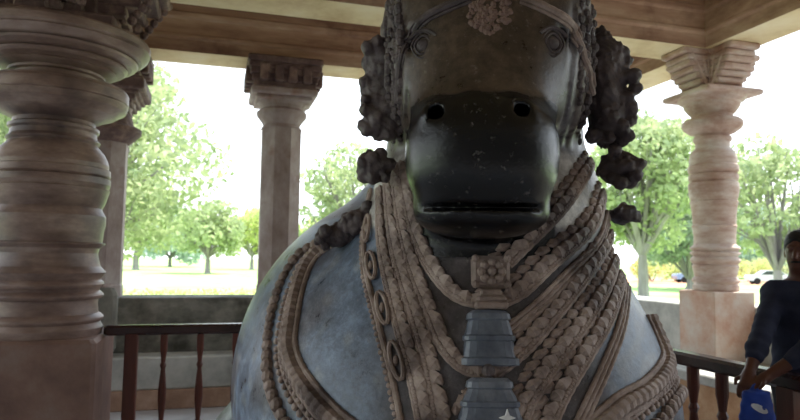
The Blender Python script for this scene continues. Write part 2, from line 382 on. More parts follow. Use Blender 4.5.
for k in range(4):
    bracket_arm(mb, k*PI/2, hr(92), 3.95-Z0, .19, [.24, .29, .34, .40, .45, .46, .52], .34)
    M = Matrix.Rotation(k*PI/2, 4, 'Z')
    for s in (-1, 1):
        mb.tube([M @ Vector((.21+.22*t, s*.178, hr(88)+.40*t)) for t in (0, .33, .66, 1)], .018, 6)
        mb.tube([M @ Vector((.21+.10*t, s*.178, hr(80)+.42*t)) for t in (0, .33, .66, 1)], .016, 6)
mb.build('bracket', M_PALE_PILLAR, P2)

# slender back pillars on the back parapet
def slender(loc, label, deep=False):
    Pp = empty('stone_pillar', loc, 0, label, 'pillar')
    def hc(y): return 1.6+(256-y)/82-Z0
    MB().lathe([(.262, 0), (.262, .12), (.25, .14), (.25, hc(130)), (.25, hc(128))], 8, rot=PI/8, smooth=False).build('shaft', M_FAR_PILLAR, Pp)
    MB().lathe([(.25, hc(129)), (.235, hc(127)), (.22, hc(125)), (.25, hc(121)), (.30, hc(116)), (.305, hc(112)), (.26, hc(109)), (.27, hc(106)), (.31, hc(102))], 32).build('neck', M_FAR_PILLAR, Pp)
    q = MB(); q.box((-.33, -.33, hc(103)), (.33, .33, hc(99)), None, .01); q.box((-.39, -.39, hc(99.3)), (.39, .39, hc(92)), None, .02); q.build('abacus', M_FAR_PILLAR, Pp)
    if deep:
        q = MB(); q.box((-.43, -.43, 3.43-Z0), (.43, .43, 3.57-Z0), None, .015)
        for i, hw in enumerate((.25, .29, .33, .37)): q.box((-hw, -hw, 3.22+.055*i-Z0), (hw, hw, 3.285+.055*i-Z0), None, .01)
        q.build('bracket', M_CAPITAL, Pp)
        MB().lathe([(.25, 2.86-Z0), (.33, 2.93-Z0), (.38, 2.98-Z0), (.38, 3.03-Z0), (.30, 3.07-Z0), (.26, 3.2-Z0)], 32).build('disc', M_CAPITAL, Pp)
    q = MB(); n = 5
    st = [.37, .385, .41, .425, .44]
    for i in range(n):
        z0 = hc(92.5)+(3.95-Z0-hc(92))*i/n; z1 = hc(92)+(3.95-Z0-hc(92))*(i+1)/n
        q.box((-st[i], -st[i], z0), (st[i], st[i], z1), None, .012)
    for a in range(4):
        M = Matrix.Rotation(a*PI/2, 4, 'Z')
        for x in (-.25, -.08, .08, .25):
            q.box((x-.05, -.455, hc(88)), (x+.05, -.36, hc(72)), M, .012)
    q.build('capital', M_CAPITAL, Pp)
    return Pp
slender((.73, 7.9, Z0), 'slender eight-sided stone pillar on the back parapet just left of the bull')
slender((-1.25, 7.9, Z0), 'slender stone pillar mostly hidden behind the massive left pillar', True)
stub = MB().box((-.15, -.06, 0), (.15, .06, .26), None, .03).build('stone_block', M_WALL); stub.location = (-.88, 7.66, 1.128)
tag(stub, 'small grey stone block on the back parapet beside the massive left pillar', 'block')
stub.location = (-1.16, 7.40, .53); stub.scale = (1.2, 1.2, 2.75)

# ------------------------------------------------------------------ railings
def baluster_mesh(mb, x, y, r=.032, h=.92):
    pr = [(.024, .0), (.03, .03), (.03, .10), (.02, .13), (.026, .16), (.02, .19), (.024, .24), (.034, .36), (.034, .44), (.024, .56), (.018, .62), (.028, .65), (.018, .68), (.024, .74), (.03, .78), (.03, h)]
    return mb.lathe([(a*r/.032, z) for a, z in pr], 12, c=(x, y))
R1 = empty('wooden_railing', (1.0, 5.94, 0), 0, 'dark wooden railing with turned balusters between the big left pillar and the bull', 'railing')
q = MB(); q.box((-1.88, -.055, .915), (1.9, .055, 1.0), None, .018); q.build('handrail', M_RAILTOP, R1)
q = MB(); q.box((-1.88, -.03, .02), (1.9, .03, .07), None, .01); q.build('bottom_rail', M_WOOD, R1)
for x in (-1.66, 1.85): MB().box((x-.052, -.05, 0), (x+.052, .05, .93), None, .008).build('newel_post', M_WOOD, R1)
for i in range(11):
    baluster_mesh(MB(), 0, 0).build('baluster', M_WOOD, R1).location = (-1.40+.30*i, 0, 0)
R2 = empty('wooden_railing', (3.05, 3.0, 0), 0, 'dark wooden railing with turned balusters between the bull and the man', 'railing')
q = MB(); q.box((-.06, -2.8, .915), (.06, 2.8, 1.0), None, .018); q.build('handrail', M_RAILTOP, R2)
q = MB(); q.box((-.03, -2.8, .02), (.03, 2.8, .07), None, .01); q.build('bottom_rail', M_WOOD, R2)
for y in (-.17, 2.72, -2.72): MB().box((-.055, y-.055, 0), (.055, y+.055, .93), None, .008).build('newel_post', M_WOOD, R2)
for i in range(-10, 11):
    if i == 0: continue
    yy = .33+.25*(i-1) if i > 0 else -.17+.25*i
    if abs(yy) < 2.7: baluster_mesh(MB(), 0, 0, .042).build('baluster', M_WOOD, R2).location = (0, yy, 0)

# ------------------------------------------------------------------ the bull
BANG = R(14); HA = R(7)
base = at(484, 155, 1.9); 
BX = Vector((math.cos(BANG), -math.sin(BANG), 0)); BY = Vector((math.sin(BANG), math.cos(BANG), 0))
BO = Vector((base.x, base.y, 0))
bull = empty('bull_statue', (BO.x, BO.y, 0), -BANG, 'huge carved stone bull statue with glossy black muzzle, hung with stone garlands', 'statue')
BM = Matrix.Translation(BO) @ Matrix.Rotation(-BANG, 4, 'Z'); BMI = BM.inverted()
def L(px, py, d): return BMI @ at(px, py, d)
xs = np.arange(-1.36, 1.36, .0145); ys = np.concatenate([np.arange(-.1, 1.2, .0145), np.arange(1.2, 3.9, .035)]); zs = np.concatenate([np.arange(.1, .95, .03), np.arange(.95, 3.2, .0145)])
g = G(xs, ys, zs)
def to_front(x_, y_): return x_*math.cos(HA)-y_*math.sin(HA), x_*math.sin(HA)+y_*math.cos(HA)   # frame of the head and chest, turned a little on the body
torso = g.ell((.0, 1.80, .95), (1.08, 1.42, 1.06))
torso = smin(torso, g.ell((.0, 1.45, 1.85), (.36, .45, .34)), .2)       # hump
for s in (-1, 1):
    torso = smin(torso, g.chain([(s*.80, 2.5, .6), (s*.95, 1.8, .55), (s*.92, 2.3, .26), (s*.9, 1.7, .24)], [.46, .26, .17, .12], .1), .1)
g.X, g.Y = to_front(g.X, g.Y)
torso = smin(torso, g.ell((.0, 1.0, .85), (.86, .75, .80)), .25)
torso = smin(torso, g.cone((.03, .95, 1.1), (.05, .86, 1.72), .68, .47), .22)
torso = smin(torso, g.cone((.05, .86, 1.72), (.03, .95, 2.25), .455, .40), .15)
for s in (-1, 1):                                                            # folded legs
    torso = smin(torso, g.chain([(s*.80, 1.0, .45), (s*.72, .15, .50), (s*.62, .55, .24), (s*.55, .9, .22)], [.26, .2, .14, .12], .08), .08)
torso = np.maximum(torso, .16-g.Z)
# shallow folds in the dewlap
torso_plain = torso.copy()
head = g.ell((.03, .60, 2.45), (.40, .38, .44), 2.5)                           # skull
head = smin(head, g.cone((0.02, .50, 2.42), (0, .24, 2.0), .31, .20, 1.12), .10)      # face wedge
head = smin(head, g.ell((.02, .66, 2.24), (.405, .33, .21), 3.2), .05)           # jaws
head = smin(head, g.ell((0.02, .40, 2.75), (.22, .2, .2)), .12)
muz = g.ell((.0, .235, 1.945), (.254, .25, .212), 2.45)
low = np.clip((1.90-g.Z)/.12, 0, 1)
muz = muz-.006*low
lip = g.ell((0, .25, 1.765), (.228, .20, .098), 2.3)
muz = smin(muz, lip, .02)
arc = .012*(g.X/.2)**2
muz = np.maximum(muz, -(np.maximum(np.abs(g.Z-1.757-arc)-.0075, np.maximum(g.Y-.085-.25*np.abs(g.X), np.abs(g.X)-.215))))
head = smin(head, muz, .04)
for px in (436, 521):
    c = L(px, 112, 1.95); c = Vector((*to_front(c.x, c.y), c.z))
    head = smin(head, g.ell((c.x, .08, c.z), (.046, .05, .04)), .03)
    head = smax(head, -g.ell((c.x, c.y, c.z), (.025, .15, .022)), .008)
for sx in (-1, 1):                                                          # eye sockets
    head = smax(head, -g.ell((.015+sx*.235, .30, 2.36), (.05, .05, .045)), .03)
# neck folds on sides & horns
for s in (-1, 1):
    head = smin(head, g.chain([(s*.2, .6, 2.72), (s*.36, .62, 2.86), (s*.40, .6, 3.02), (s*.30, .56, 3.15)], [.1, .085, .06, .03], .03), .05)
head = head+.006*np.sin(g.X*150+2*np.sin(g.Z*7))*(np.abs(g.X-.02) > .27)*(g.Z > 2.03)*(g.Z < 2.5)
whole = smin(torso, head, .05)
P, Q = surface_nets(whole, xs, ys, zs); P = relax(P, Q, 1, .4)
Pt, Qt = surface_nets(torso_plain, xs, ys, zs); Pt = relax(Pt, Qt, 3, .5)
del torso
# stone colours by place: polished black muzzle, dark soot-brown face, mortar patch at the throat, blue-grey chest; garland shade and flank sheen painted in
x, y, z = P.T; x, y = to_front(x, y)
def ss(a, b, v): t = np.clip((v-a)/(b-a), 0, 1); return t*t*(3-2*t)
wob = .012*np.sin(x*23+1)*np.cos(z*17)+.01*np.sin(x*51)
col = np.tile(np.array(s2l((128, 144, 166))), (len(P), 1))
def blend(col, c, w): return col*(1-w[:, None])+np.array(s2l(c))*w[:, None]
nz = .5+.5*np.sin(x*9+z*4+np.sin(y*7+z*9)*1.5)*np.cos(z*6-x*3)
n2 = .5+.5*np.sin(x*31+np.sin(z*19+y*8)*2)*np.sin(z*23+np.sin(x*27)*1.7)
col = blend(col, (170, 176, 180), .55*ss(.55, .9, n2))
col = blend(col, (104, 90, 84), .6*ss(.4, .9, nz))
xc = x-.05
col = blend(col, (92, 80, 76), .85*(1-ss(.30, .46, np.abs(xc)+.22*(1.6-z)*0))*(1-ss(.95, 1.1, y)))  # brown chest stone, darkened further to paint shade beneath the garlands
col = blend(col, (178, 188, 178), ss(1.25, 1.6, y))  # pale greenish sky highlight painted into the flank colour
ishead = ss(1.99, 2.03, z+wob*.5)*(1-ss(1.05, 1.15, y))*ss(-.02, .02, .80-y+(z-2.05)*.1)
inh = (np.abs(x) < .39)
pale = ss(1.70, 1.74, z)*(1-ishead)*(np.abs(x) < .5)*(1-ss(.9, .95, y))
col = blend(col, (226, 222, 214), pale*.95)
col = blend(col, (92, 76, 62), ishead)
grv = .5+.5*np.sin(x*140+2*np.sin(z*7))
col = blend(col, (128, 120, 116), ishead*ss(.27, .32, np.abs(x-.02)+.02*np.sin(z*9))*(.35+.5*grv))
stk = ishead*ss(.26, .285, x)*(1-ss(.325, .345, x))*(1-ss(2.42, 2.5, z))
col = blend(col, (140, 138, 142), stk*.8)
mz = (1-ss(.33, .355, y+wob+.5*np.clip(z-1.98, 0, 1)))*ss(1.60, 1.62, z)*(1-ss(2.115, 2.13, z+wob*.5))*(np.abs(x) < .275)
mzb = (y < .42)*(z < 1.90)*(z > 1.60)*(np.abs(x) < .275)
col = blend(col, (9, 9, 12), np.clip(np.maximum(mz, mzb*(y < .42)), 0, 1))
gl = np.clip(np.maximum(mz, mzb), 0, 1)
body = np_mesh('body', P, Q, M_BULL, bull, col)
at_ = body.data.attributes.new('polish', 'FLOAT', 'POINT'); at_.data.foreach_set('value', gl.astype(np.float32))
bvT = BVHTree.FromPolygons([tuple(p) for p in Pt], [tuple(q) for q in Qt])
bvW = BVHTree.FromPolygons([tuple(p) for p in P], [tuple(q) for q in Q])
CL = BMI @ CAM
def hit(px, py, bv):
    d = (BMI.to_3x3() @ raydir(px, py)).normalized(); h = bv.ray_cast(CL, d)
    return (h[0], h[1]) if h[0] is not None else None
def catmull(p, n=10):
    p = [Vector(q) for q in p]; q = [p[0]*2-p[1]]+p+[p[-1]*2-p[-2]]; out = []
    for i in range(1, len(q)-2):
        for k in range(n):
            t = k/n; a, b_, c, d = q[i-1], q[i], q[i+1], q[i+2]
            out.append(.5*((2*b_)+(c-a)*t+(2*a-5*b_+4*c-d)*t*t+(3*b_-a-3*c+d)*t**3))
    out.append(p[-1]); return out
def path(pix, bv=bvT, step=.012):
    pts = [hit(p.x, p.y, bv) for p in catmull([(a, b_) for a, b_ in pix], 16)]
    pts = [p for p in pts if p]
    P_ = [p[0] for p in pts]; N_ = [p[1] for p in pts]
    for _ in range(6):
        P_ = [P_[0]]+[(P_[i-1]+P_[i]*2+P_[i+1])/4 for i in range(1, len(P_)-1)]+[P_[-1]]
        N_ = [N_[0]]+[(N_[i-1]+N_[i]*2+N_[i+1]).normalized() for i in range(1, len(N_)-1)]+[N_[-1]]
    # resample evenly
    out = []; acc = 0; last = P_[0]; out.append((P_[0], N_[0]))
    for i in range(1, len(P_)):
        seg = (P_[i]-last).length
        while seg >= step:
            t = step/seg; last = last+(P_[i]-last)*t; out.append((last.copy(), N_[i])); seg = (P_[i]-last).length
    res = []
    for i, (p, n_) in enumerate(out):
        t = (out[min(i+1, len(out)-1)][0]-out[max(i-1, 0)][0]).normalized(); s = t.cross(n_).normalized()
        res.append((p, n_, t, s))
    return res
def rope(mb, pa, r, off=0, lift=.3, twist=True):
    pts = [p+n_*r*lift+s*off for p, n_, t, s in pa]
    if twist:      # carved cord: radius pulses
        mb.tube(pts, [r*(1+.10*math.sin(i*2.1)) for i in range(len(pts))], 8)
    else: mb.tube(pts, r, 8)
def beads(mb, pa, r, off=0, gap=1.9, lift=.4, step=.012):
    k = max(1, round(r*gap/step)); 
    for i in range(0, len(pa), k):
        p, n_, t, s = pa[i]; rr = r*random.uniform(.85, 1.1)
        Mx = Matrix((s, t, n_)).transposed().to_4x4()
        mb.ball(p+n_*r*lift+s*off, (rr, rr*.95, rr*.8), 8, 5, Mx)
def leaves(mb, pa, size, off=0, gap=1.0, side=1, lift=.008, step=.012, drop=None):
    """overlapping carved leaf tassels hanging off one side of a cord"""
    k = max(1, round(size*gap/step)); dn = Vector((0, 0, -1))
    for i in range(0, len(pa), k):
        p, n_, t, s = pa[i]; sd = s*side
        dv = (dn-n_*dn.dot(n_)).normalized()
        d = (sd*.55+dv*.5+t*.25*(1 if t.dot(dn) > 0 else -1)).normalized()
        w = n_.cross(d).normalized(); o = p+s*off
        L_ = size*random.uniform(1.25, 1.7); W = size*random.uniform(.40, .52)
        a = n_*lift; hi = n_*(lift+size*.30)
        top = [o+w*W*.5+a*1.6, o-w*W*.5+a*1.6, o+d*L_*.62-w*W+a*2.2, o+d*L_-w*W*.18+a, o+d*L_*.93+w*W*.30+a, o+d*L_*.55+w*W*.95+a*2.2, o+d*L_*.1+hi*.7, o+d*L_*.55+hi, o+d*L_*.92+hi*.7]
        bot = [v-n_*.03 for v in top[:6]]
        fs = [(0, 6, 1), (1, 6, 7, 2), (0, 5, 7, 6), (2, 7, 8, 3), (5, 4, 8, 7), (3, 8, 4)]
        fs += [(i_, (i_+1) % 6, 9+(i_+1) % 6, 9+i_) for i_ in range(6)]
        mb.add(top+bot, fs, False)

gar = []
def garland(pix, kind, name='garland', mat=None, bv=None, sc=1.0, side=1):
    pa = path(pix, bv or bvT); mb = MB()
    if kind == 'leaf':
        rope(mb, pa, .011*sc, -.012*sc); rope(mb, pa, .009*sc, .010*sc); beads(mb, pa, .010*sc, -.001, 1.7, .9)
        leaves(mb, pa, .043*sc, .014*side*sc, 1.15, side)
        if side > 0: leaves(mb, pa, .040*sc, .050*sc, 1.25, side, .002)
    elif kind == 'rope':
        rope(mb, pa, .024*sc, 0, .4); rope(mb, pa, .010*sc, .030*sc); rope(mb, pa, .010*sc, -.030*sc)
    elif kind == 'beads':
        rope(mb, pa, .008*sc, 0); beads(mb, pa, .016*sc, -.014*sc); beads(mb, pa, .016*sc, .016*sc)
    elif kind == 'lumps':
        rope(mb, pa, .012*sc, .02*side); beads(mb, pa, .030*sc, -.008*side, 1.75, .3)
    elif kind == 'fine':
        for o_ in (-.016, 0, .016): rope(mb, pa, .009*sc, o_*sc, .5)
    elif kind == 'loops':
        rope(mb, pa, .012*sc, .018); k = 17
        for i in range(4, len(pa)-6, k):
            p, n_, t, s = pa[i]; dn = t
            ring = [p+n_*.012+s*(-.014+.020*math.cos(a))+t*(.068*math.sin(a)) for a in np.linspace(0, 2*PI, 15)]
            mb.tube(ring, .0085, 6)
            mb.ball(p+n_*.01-s*.012, (.010, .010, .02), 8, 5)
        beads(mb, pa, .012, .034, 1.8)
    return mb.build(name, mat or M_CARVE, bull)
# shoulder garland, left and right of the chest
garland([(352, 234), (326, 247), (308, 265), (297, 295), (291, 330), (290, 350), (298, 374), (318, 402), (345, 428), (385, 455), (430, 478), (478, 492)], 'rope', sc=1.25)
garland([(336, 240), (308, 257), (293, 285), (284, 318), (280, 350), (286, 380), (302, 408), (325, 435), (368, 468), (420, 496), (476, 510)], 'beads')
garland([(325, 240), (300, 255), (282, 282), (272, 315), (268, 350), (270, 385), (282, 415), (300, 446), (350, 484), (410, 514), (474, 530)], 'lumps')
garland([(648, 318), (660, 336), (668, 352), (662, 374), (645, 392), (622, 405), (600, 424), (565, 450), (525, 476), (482, 492)], 'rope', sc=1.2)
garland([(660, 330), (672, 350), (676, 368), (668, 388), (648, 405), (620, 428), (580, 464), (535, 492), (482, 510)], 'beads')
garland([(668, 338), (682, 362), (684, 385), (672, 405), (645, 440), (598, 480), (540, 512), (482, 530)], 'lumps', side=-1)
# left set
garland([(371, 196), (367, 235), (370, 268), (378, 300), (388, 340), (398, 380), (408, 428)], 'loops')
garland([(379, 190), (380, 240), (389, 290), (400, 335), (412, 380), (422, 430)], 'leaf', side=-1)
garland([(386, 180), (391, 235), (402, 285), (416, 330), (428, 375), (437, 430)], 'leaf', side=-1)
garland([(393, 172), (400, 225), (411, 272), (426, 312), (440, 345), (462, 368), (490, 376)], 'leaf', side=-1)
garland([(399, 165), (408, 215), (422, 255), (442, 285), (462, 300), (488, 305)], 'leaf', side=-1)
# right set
garland([(598, 150), (582, 182), (560, 212), (532, 240), (506, 266)], 'leaf', sc=.9)
garland([(605, 160), (602, 200), (590, 230), (552, 264), (520, 294), (492, 305)], 'leaf')
garland([(610, 172), (612, 210), (609, 240), (590, 271), (559, 311), (527, 348), (492, 376)], 'leaf')
garland([(615, 190), (618, 235), (612, 275), (590, 316), (554, 366), (532, 400), (520, 430)], 'leaf')
garland([(620, 215), (624, 260), (612, 312), (590, 352), (565, 394), (548, 432)], 'leaf')
garland([(600, 155), (608, 195), (600, 240), (571, 272), (540, 305), (510, 330)], 'fine')
garland([(628, 262), (622, 320), (606, 365), (588, 405), (575, 432)], 'fine')
garland([(463, 392), (475, 399), (490, 401), (506, 398), (520, 388)], 'leaf', sc=.8)
# centre pendants built on the chest surface
def frame_at(px, py, bv=bvT):
    p, n_ = hit(px, py, bv); n_ = Vector((n_.x*.3, n_.y, n_.z*.5)).normalized(); xr = Vector((0, 0, 1)).cross(n_)*-1
    xr = Vector((0, 0, 1)).cross(-n_*-1).normalized()
    if xr.x < 0: xr = -xr
    zr = n_.cross(xr); 
    if zr.z < 0: zr = -zr
    Mx = Matrix((xr, -n_, zr)).transposed().to_4x4(); Mx.translation = p
    return Mx
def px2m(p): return p*.00375
Mx = frame_at(490, 272); mb = MB()
mb.box((-.066, -.035, -.055), (.066, .03, .055), Mx, .012)
for k in range(8):
    a = k*PI/4; mb.ball(Mx @ Vector((.034*math.cos(a), -.04, .030*math.sin(a))), .017, 8, 5)
mb.ball(Mx @ Vector((0, -.045, 0)), .016, 10, 6)
for sx in (-1, 1):
    for sz in (-1, 1): mb.ball(Mx @ Vector((sx*.055, -.034, sz*.044)), .014, 8, 5)
mb.build('floral_pendant', M_CARVE, bull)
Mx = frame_at(490, 301); mb = MB()
for i, (w, z0, z1) in enumerate(((.036, .012, .036), (.048, -.006, .014), (.056, -.03, -.006))):
    mb.box((-w, -.045-.004*i, z0), (w, .03, z1), Mx, .006)
mb.build('pendant_collar', M_CARVE, bull)
def bell(px, py, w0, w1, h, name):
    Mx = frame_at(px, py); mb = MB()
    prof = [(w0*.75, h/2), (w0, h/2-.012), (w0+.004, h/2-.03), (w0-.003, h/2-.035), (w0+(w1-w0)*.45, 0.01), (w0+(w1-w0)*.5+.006, .005), (w0+(w1-w0)*.5+.006, -.008), (w0+(w1-w0)*.5, -.012), (w0+(w1-w0)*.85, -h/2+.03), (w1+.006, -h/2+.024), (w1+.006, -h/2+.004), (w1-.01, -h/2)]
    n = 24; vs = []; fs = []
    for r_, z_ in prof:
        for i in range(n):
            a = 2*PI*i/n; e = 3.2
            c_, s_ = math.cos(a), math.sin(a); k = (abs(c_)**e+abs(s_)**e)**(-1/e)
            vs.append(Mx @ Vector((r_*k*c_, .01+.62*r_*k*s_, z_)))
    for k in range(len(prof)-1):
        for i in range(n): j = (i+1) % n; fs.append((k*n+i, k*n+j, (k+1)*n+j, (k+1)*n+i))
    fs.append(tuple(range(n))); fs.append(tuple(range(len(prof)*n-1, (len(prof)-1)*n-1, -1)))
    mb.add(vs, fs, False)
    o = mb.build(name, M_PEND, bull)
    return o
bell(489, 338, .072, .094, .185, 'bell_pendant')['label'] = 'blue-grey bell pendant at the middle of the chest'
mb = MB(); Mx = frame_at(487, 370); mb.ball(Mx @ Vector((0, -.03, 0)), .022, 12, 8); mb.build('bell_knob', M_CARVE_DK, bull)
bell(490, 403, .075, .11, .16, 'bell_pendant')['label'] = 'lower blue-grey bell pendant'
# white star-like mark stuck on the lower bell
Mx = frame_at(502, 414); pts = []
for k in range(8):
    a = PI/2+k*PI/4; r_ = .026 if k % 2 == 0 else .010; pts.append((r_*math.cos(a), r_*math.sin(a)))
st = MB().prism(pts, -.096, -.086, Mx).build('white_flower_offering', plain('white_petal', (240, 240, 240)), bull)
st['label'] = 'small white star-shaped mark'

# head ornaments
HB = bvW
garland([(521, -2), (548, 10), (570, 24), (579, 45), (588, 72), (592, 100)], 'rope', 'brow_band', M_CARVE, HB, .55)
garland([(470, -2), (446, 8), (424, 20), (408, 42), (400, 72), (398, 105)], 'rope', 'brow_band', M_CARVE_DK, HB, .55)
def eye(px, py, s):
    c, n_ = hit(px, py, bvW); n_ = (n_+Vector((0, -1, 0))*.6).normalized()
    xr = Vector((0, 0, 1)).cross(n_).normalized(); zr = n_.cross(xr)
    Mr = Matrix((xr, n_, zr)).transposed().to_4x4()
    e_ = MB().ball(c-n_*.004, (.026, .016, .024), 14, 10, Mr).build('eye', M_CARVE_DK, bull)
    mb = MB()
    for rr, tk in ((.029, .005), (.041, .004)):
        mb.tube([c+n_*.001+xr*rr*1.05*math.cos(a)*(1-.25*abs(math.sin(a)))+zr*rr*1.15*math.sin(a) for a in np.linspace(0, 2*PI, 25)], tk, 6)
    mb.tube([c+n_*.004+xr*.042*t+zr*(.052-.018*t*t) for t in np.linspace(-1.2, 1.2, 9)], .007, 6)
    mb.build('eyelid', M_CARVE_DK, e_)
eye(423, 45, -1); eye(553, 43, 1)
# forehead rosette
mb = MB()
rr_ = random.Random(3)
for i in range(170):
    px, py = rr_.uniform(468, 511), rr_.uniform(-8, 34)
    if py > 35-.5*abs(px-489): continue
    h_ = hit(px, py, bvW)
    if h_: mb.ball(h_[0]-h_[1]*.004, rr_.uniform(.006, .014), 7, 4)
mb.build('forehead_rosette', stone('rosette_stone', [(.3, (100, 78, 68)), (.6, (132, 108, 98)), (.8, (150, 128, 118))], 9, .7, .6, 60, bd=.005), bull)
# carved ears with flower tassels (SDF clusters of lumps)
def cluster(name, core, lumps, mat, cell=.0075):
    pts = np.array([l[0] for l in lumps]+[c[0] for c in core]); mg = .2
    lo = pts.min(0)-mg; hi = pts.max(0)+mg
    gx, gy, gz = [np.arange(lo[i], hi[i], cell) for i in range(3)]; g2 = G(gx, gy, gz); f = None
    for c, r_ in core:
        e_ = g2.ell(c, r_); f = e_ if f is None else smin(f, e_, .03)
    for c, r_ in lumps: f = smin(f, g2.ell(c, (r_*.8, r_*1.1, r_*.8)), .014)
    rc = random.Random(len(lumps))
    for c, r_ in core:
        for _ in range(26):
            v_ = Vector((rc.gauss(0, 1), rc.gauss(0, 1)-.5, rc.gauss(0, 1))).normalized(); q_ = rc.uniform(.009, .019)
            f = smin(f, g2.ell((c[0]+v_.x*r_[0], c[1]+v_.y*r_[1], c[2]+v_.z*r_[2]), (q_, q_, q_)), .006)
    f = f+.0035*np.sin(g2.X*170+3*np.sin(g2.Z*60))*np.sin(g2.Z*150+2*np.sin(g2.X*70))
    PP, QQ = surface_nets(f, gx, gy, gz); mb_ = np_mesh(name, PP, QQ, mat, bull)
    return mb_
def lump_outline(pix, d, r, jit=.01, fill=None):
    out = []
    for (a, b_) in pix:
        p = L(a, b_, d); out.append(((p.x+random.uniform(-jit, jit), p.y+random.uniform(-.05, .03), p.z+random.uniform(-jit, jit)), r*random.uniform(.75, 1.15)))
    return out
d = 2.42
core = [(tuple(L(381, 66, d)), (.06, .08, .10)), (tuple(L(381, 108, d)), (.065, .08, .13)), (tuple(L(396, 85, d)), (.05, .1, .2))]
lum = lump_outline([(370, 50), (378, 48), (369, 62), (372, 72), (367, 82), (366, 92), (367, 102), (365, 112), (364, 122), (367, 131), (377, 132), (388, 131), (376, 60), (386, 70), (380, 85), (390, 95), (377, 100), (386, 112), (378, 120), (392, 125), (384, 55), (374, 92), (372, 112)], d-.03, .031)
ea = cluster('ear_ornament', core, lum, M_CARVE_DK)
core = [(tuple(L(609, 70, d)), (.055, .08, .12)), (tuple(L(610, 112, d)), (.06, .08, .13)), (tuple(L(600, 85, d)), (.05, .1, .22))]
lum = lump_outline([(612, 52), (620, 54), (626, 62), (622, 72), (630, 80), (632, 92), (624, 98), (630, 110), (634, 117), (626, 125), (628, 137), (618, 142), (606, 138), (596, 134), (610, 62), (605, 76), (614, 86), (604, 98), (615, 106), (606, 118), (616, 128), (598, 108), (598, 70), (620, 90)], d-.03, .031)
eb = cluster('ear_ornament', core, lum, M_CARVE_DK)
core = [(tuple(L(374, 167, 2.45)), (.06, .06, .055))]
lum = lump_outline([(362, 162), (360, 172), (366, 178), (374, 181), (372, 158), (382, 154), (384, 176), (390, 166), (368, 168)], 2.43, .028)
cluster('hanging_tassel', core, lum, M_CARVE_DK)
core = [(tuple(L(618, 168, 2.45)), (.075, .06, .06))]
lum = lump_outline([(612, 153), (622, 152), (630, 158), (634, 166), (633, 175), (626, 181), (616, 184), (608, 178), (620, 166), (610, 165), (626, 170)], 2.42, .03)
cluster('hanging_tassel', core, lum, M_CARVE_DK)
core = [(tuple(L(624, 215, 2.6)), (.055, .05, .035))]
lum = lump_outline([(629, 210), (632, 218), (624, 221), (616, 212), (628, 214)], 2.58, .022)
cluster('shoulder_knob', core, lum, M_CARVE_DK)
core = [(tuple(L(338, 237, 2.75)), (.10, .06, .045)), (tuple(L(360, 222, 2.7)), (.08, .06, .05))]
lum = lump_outline([(322, 238), (328, 231), (336, 228), (346, 224), (340, 235), (325, 246), (352, 230), (358, 218), (366, 208), (350, 238), (333, 242)], 2.72, .03)
cluster('shoulder_knob', core, lum, M_CARVE_DK)
# carved curls of the mane down both sides of the face
for px0, px1 in ((388, 404), (581, 606)):
    mb = MB()
    for yy in np.arange(2, 140, 5.5):
        for xx in np.arange(px0, px1, 6):
            h_ = hit(xx+random.uniform(-2, 2), yy+random.uniform(-2, 2), bvW)
            if h_ and h_[0].z > 2.0 and h_[0].y < 1.0 and random.random() < .95: mb.ball(h_[0]-h_[1]*.004, random.uniform(.013, .021), 8, 5)
    mb.build('mane_curls', M_CARVE_DK, bull)
plinth = MB().box((-1.2, -.2, 0), (1.2, 3.35, .17), None, .03).build('plinth', M_PILLAR_BLOCK, bull)

# ------------------------------------------------------------------ the man
def skin_mat(name, c): return stone(name, [(.3, tuple(v*.9 for v in c)), (.7, c)], 8, .5, .1, 60, None, .4)
M_SKIN = skin_mat('brown_skin', (98, 58, 44)); M_SHIRT = stone('navy_shirt_cloth', [(.3, (42, 46, 64)), (.7, (58, 62, 84))], 10, .85, .5, 90, None, .2, bd=.004)
M_TROU = plain('dark_trouser_cloth', (34, 34, 44), .85); M_HAIR = plain('black_hair', (16, 14, 14), .6); M_SHOE = plain('dark_leather', (30, 24, 22), .4)
hd = at(807, 250, 3.80)
face_dir = -1.0
MAN = empty('person', (hd.x, hd.y, 0), 0, 'man in a dark blue long-sleeved shirt leaning on the right railing, holding a blue bag', 'person')
# local frame: world axes, origin below the head.  facing f, his right r
fa = math.atan2(-.72, -.69); f = Vector((math.cos(fa), math.sin(fa), 0)); rt = Vector((f.y, -f.x, 0))   # his right hand side
def W(a, b_, c): return tuple(rt*a+f*b_+Vector((0, 0, c)))      # right, forward, up
rail = Vector((3.05-hd.x, 0, 0))
def T(px, py, d): return tuple(at(px, py, d)-Vector((hd.x, hd.y, 0)))
S_R = Vector(W(.165, -.0, 1.42)); S_L = Vector(W(-.19, -.0, 1.42))
E_R = Vector(T(757, 348, 3.66)); H_R = Vector(T(749, 374, 3.58))
E_L = Vector(T(806, 352, 3.50)); H_L = Vector(T(765, 378, 3.52))
gx, gy, gz = np.arange(-.75, .55, .0075), np.arange(-.75, .45, .0075), np.arange(0, 1.86, .0075)
g = G(gx, gy, gz)
def torso_sdf(ex=0):
    def disc(c, a, b_, h):
        u = (g.X-c[0])*rt.x+(g.Y-c[1])*rt.y; v = (g.X-c[0])*f.x+(g.Y-c[1])*f.y
        return (np.sqrt((u/a)**2+(v/b_)**2+((g.Z-c[2])/h)**2)-1)*min(a, b_)
    t = disc(W(0, 0, 1.30), .185+ex, .125+ex, .24)
    t = smin(t, disc(W(0, 0, 1.08), .165+ex, .12+ex, .22), .08)
    t = smin(t, disc(W(0, -.01, .93), .175+ex, .125+ex, .15), .08)
    t = smin(t, g.cone(tuple(S_R), tuple(S_L), .06+ex, .06+ex), .06)
    return t
skin = torso_sdf(0)
neck = g.cone(W(0, -.01, 1.40), W(.035, .025, 1.57), .070, .062)
skin = smin(skin, neck, .04)
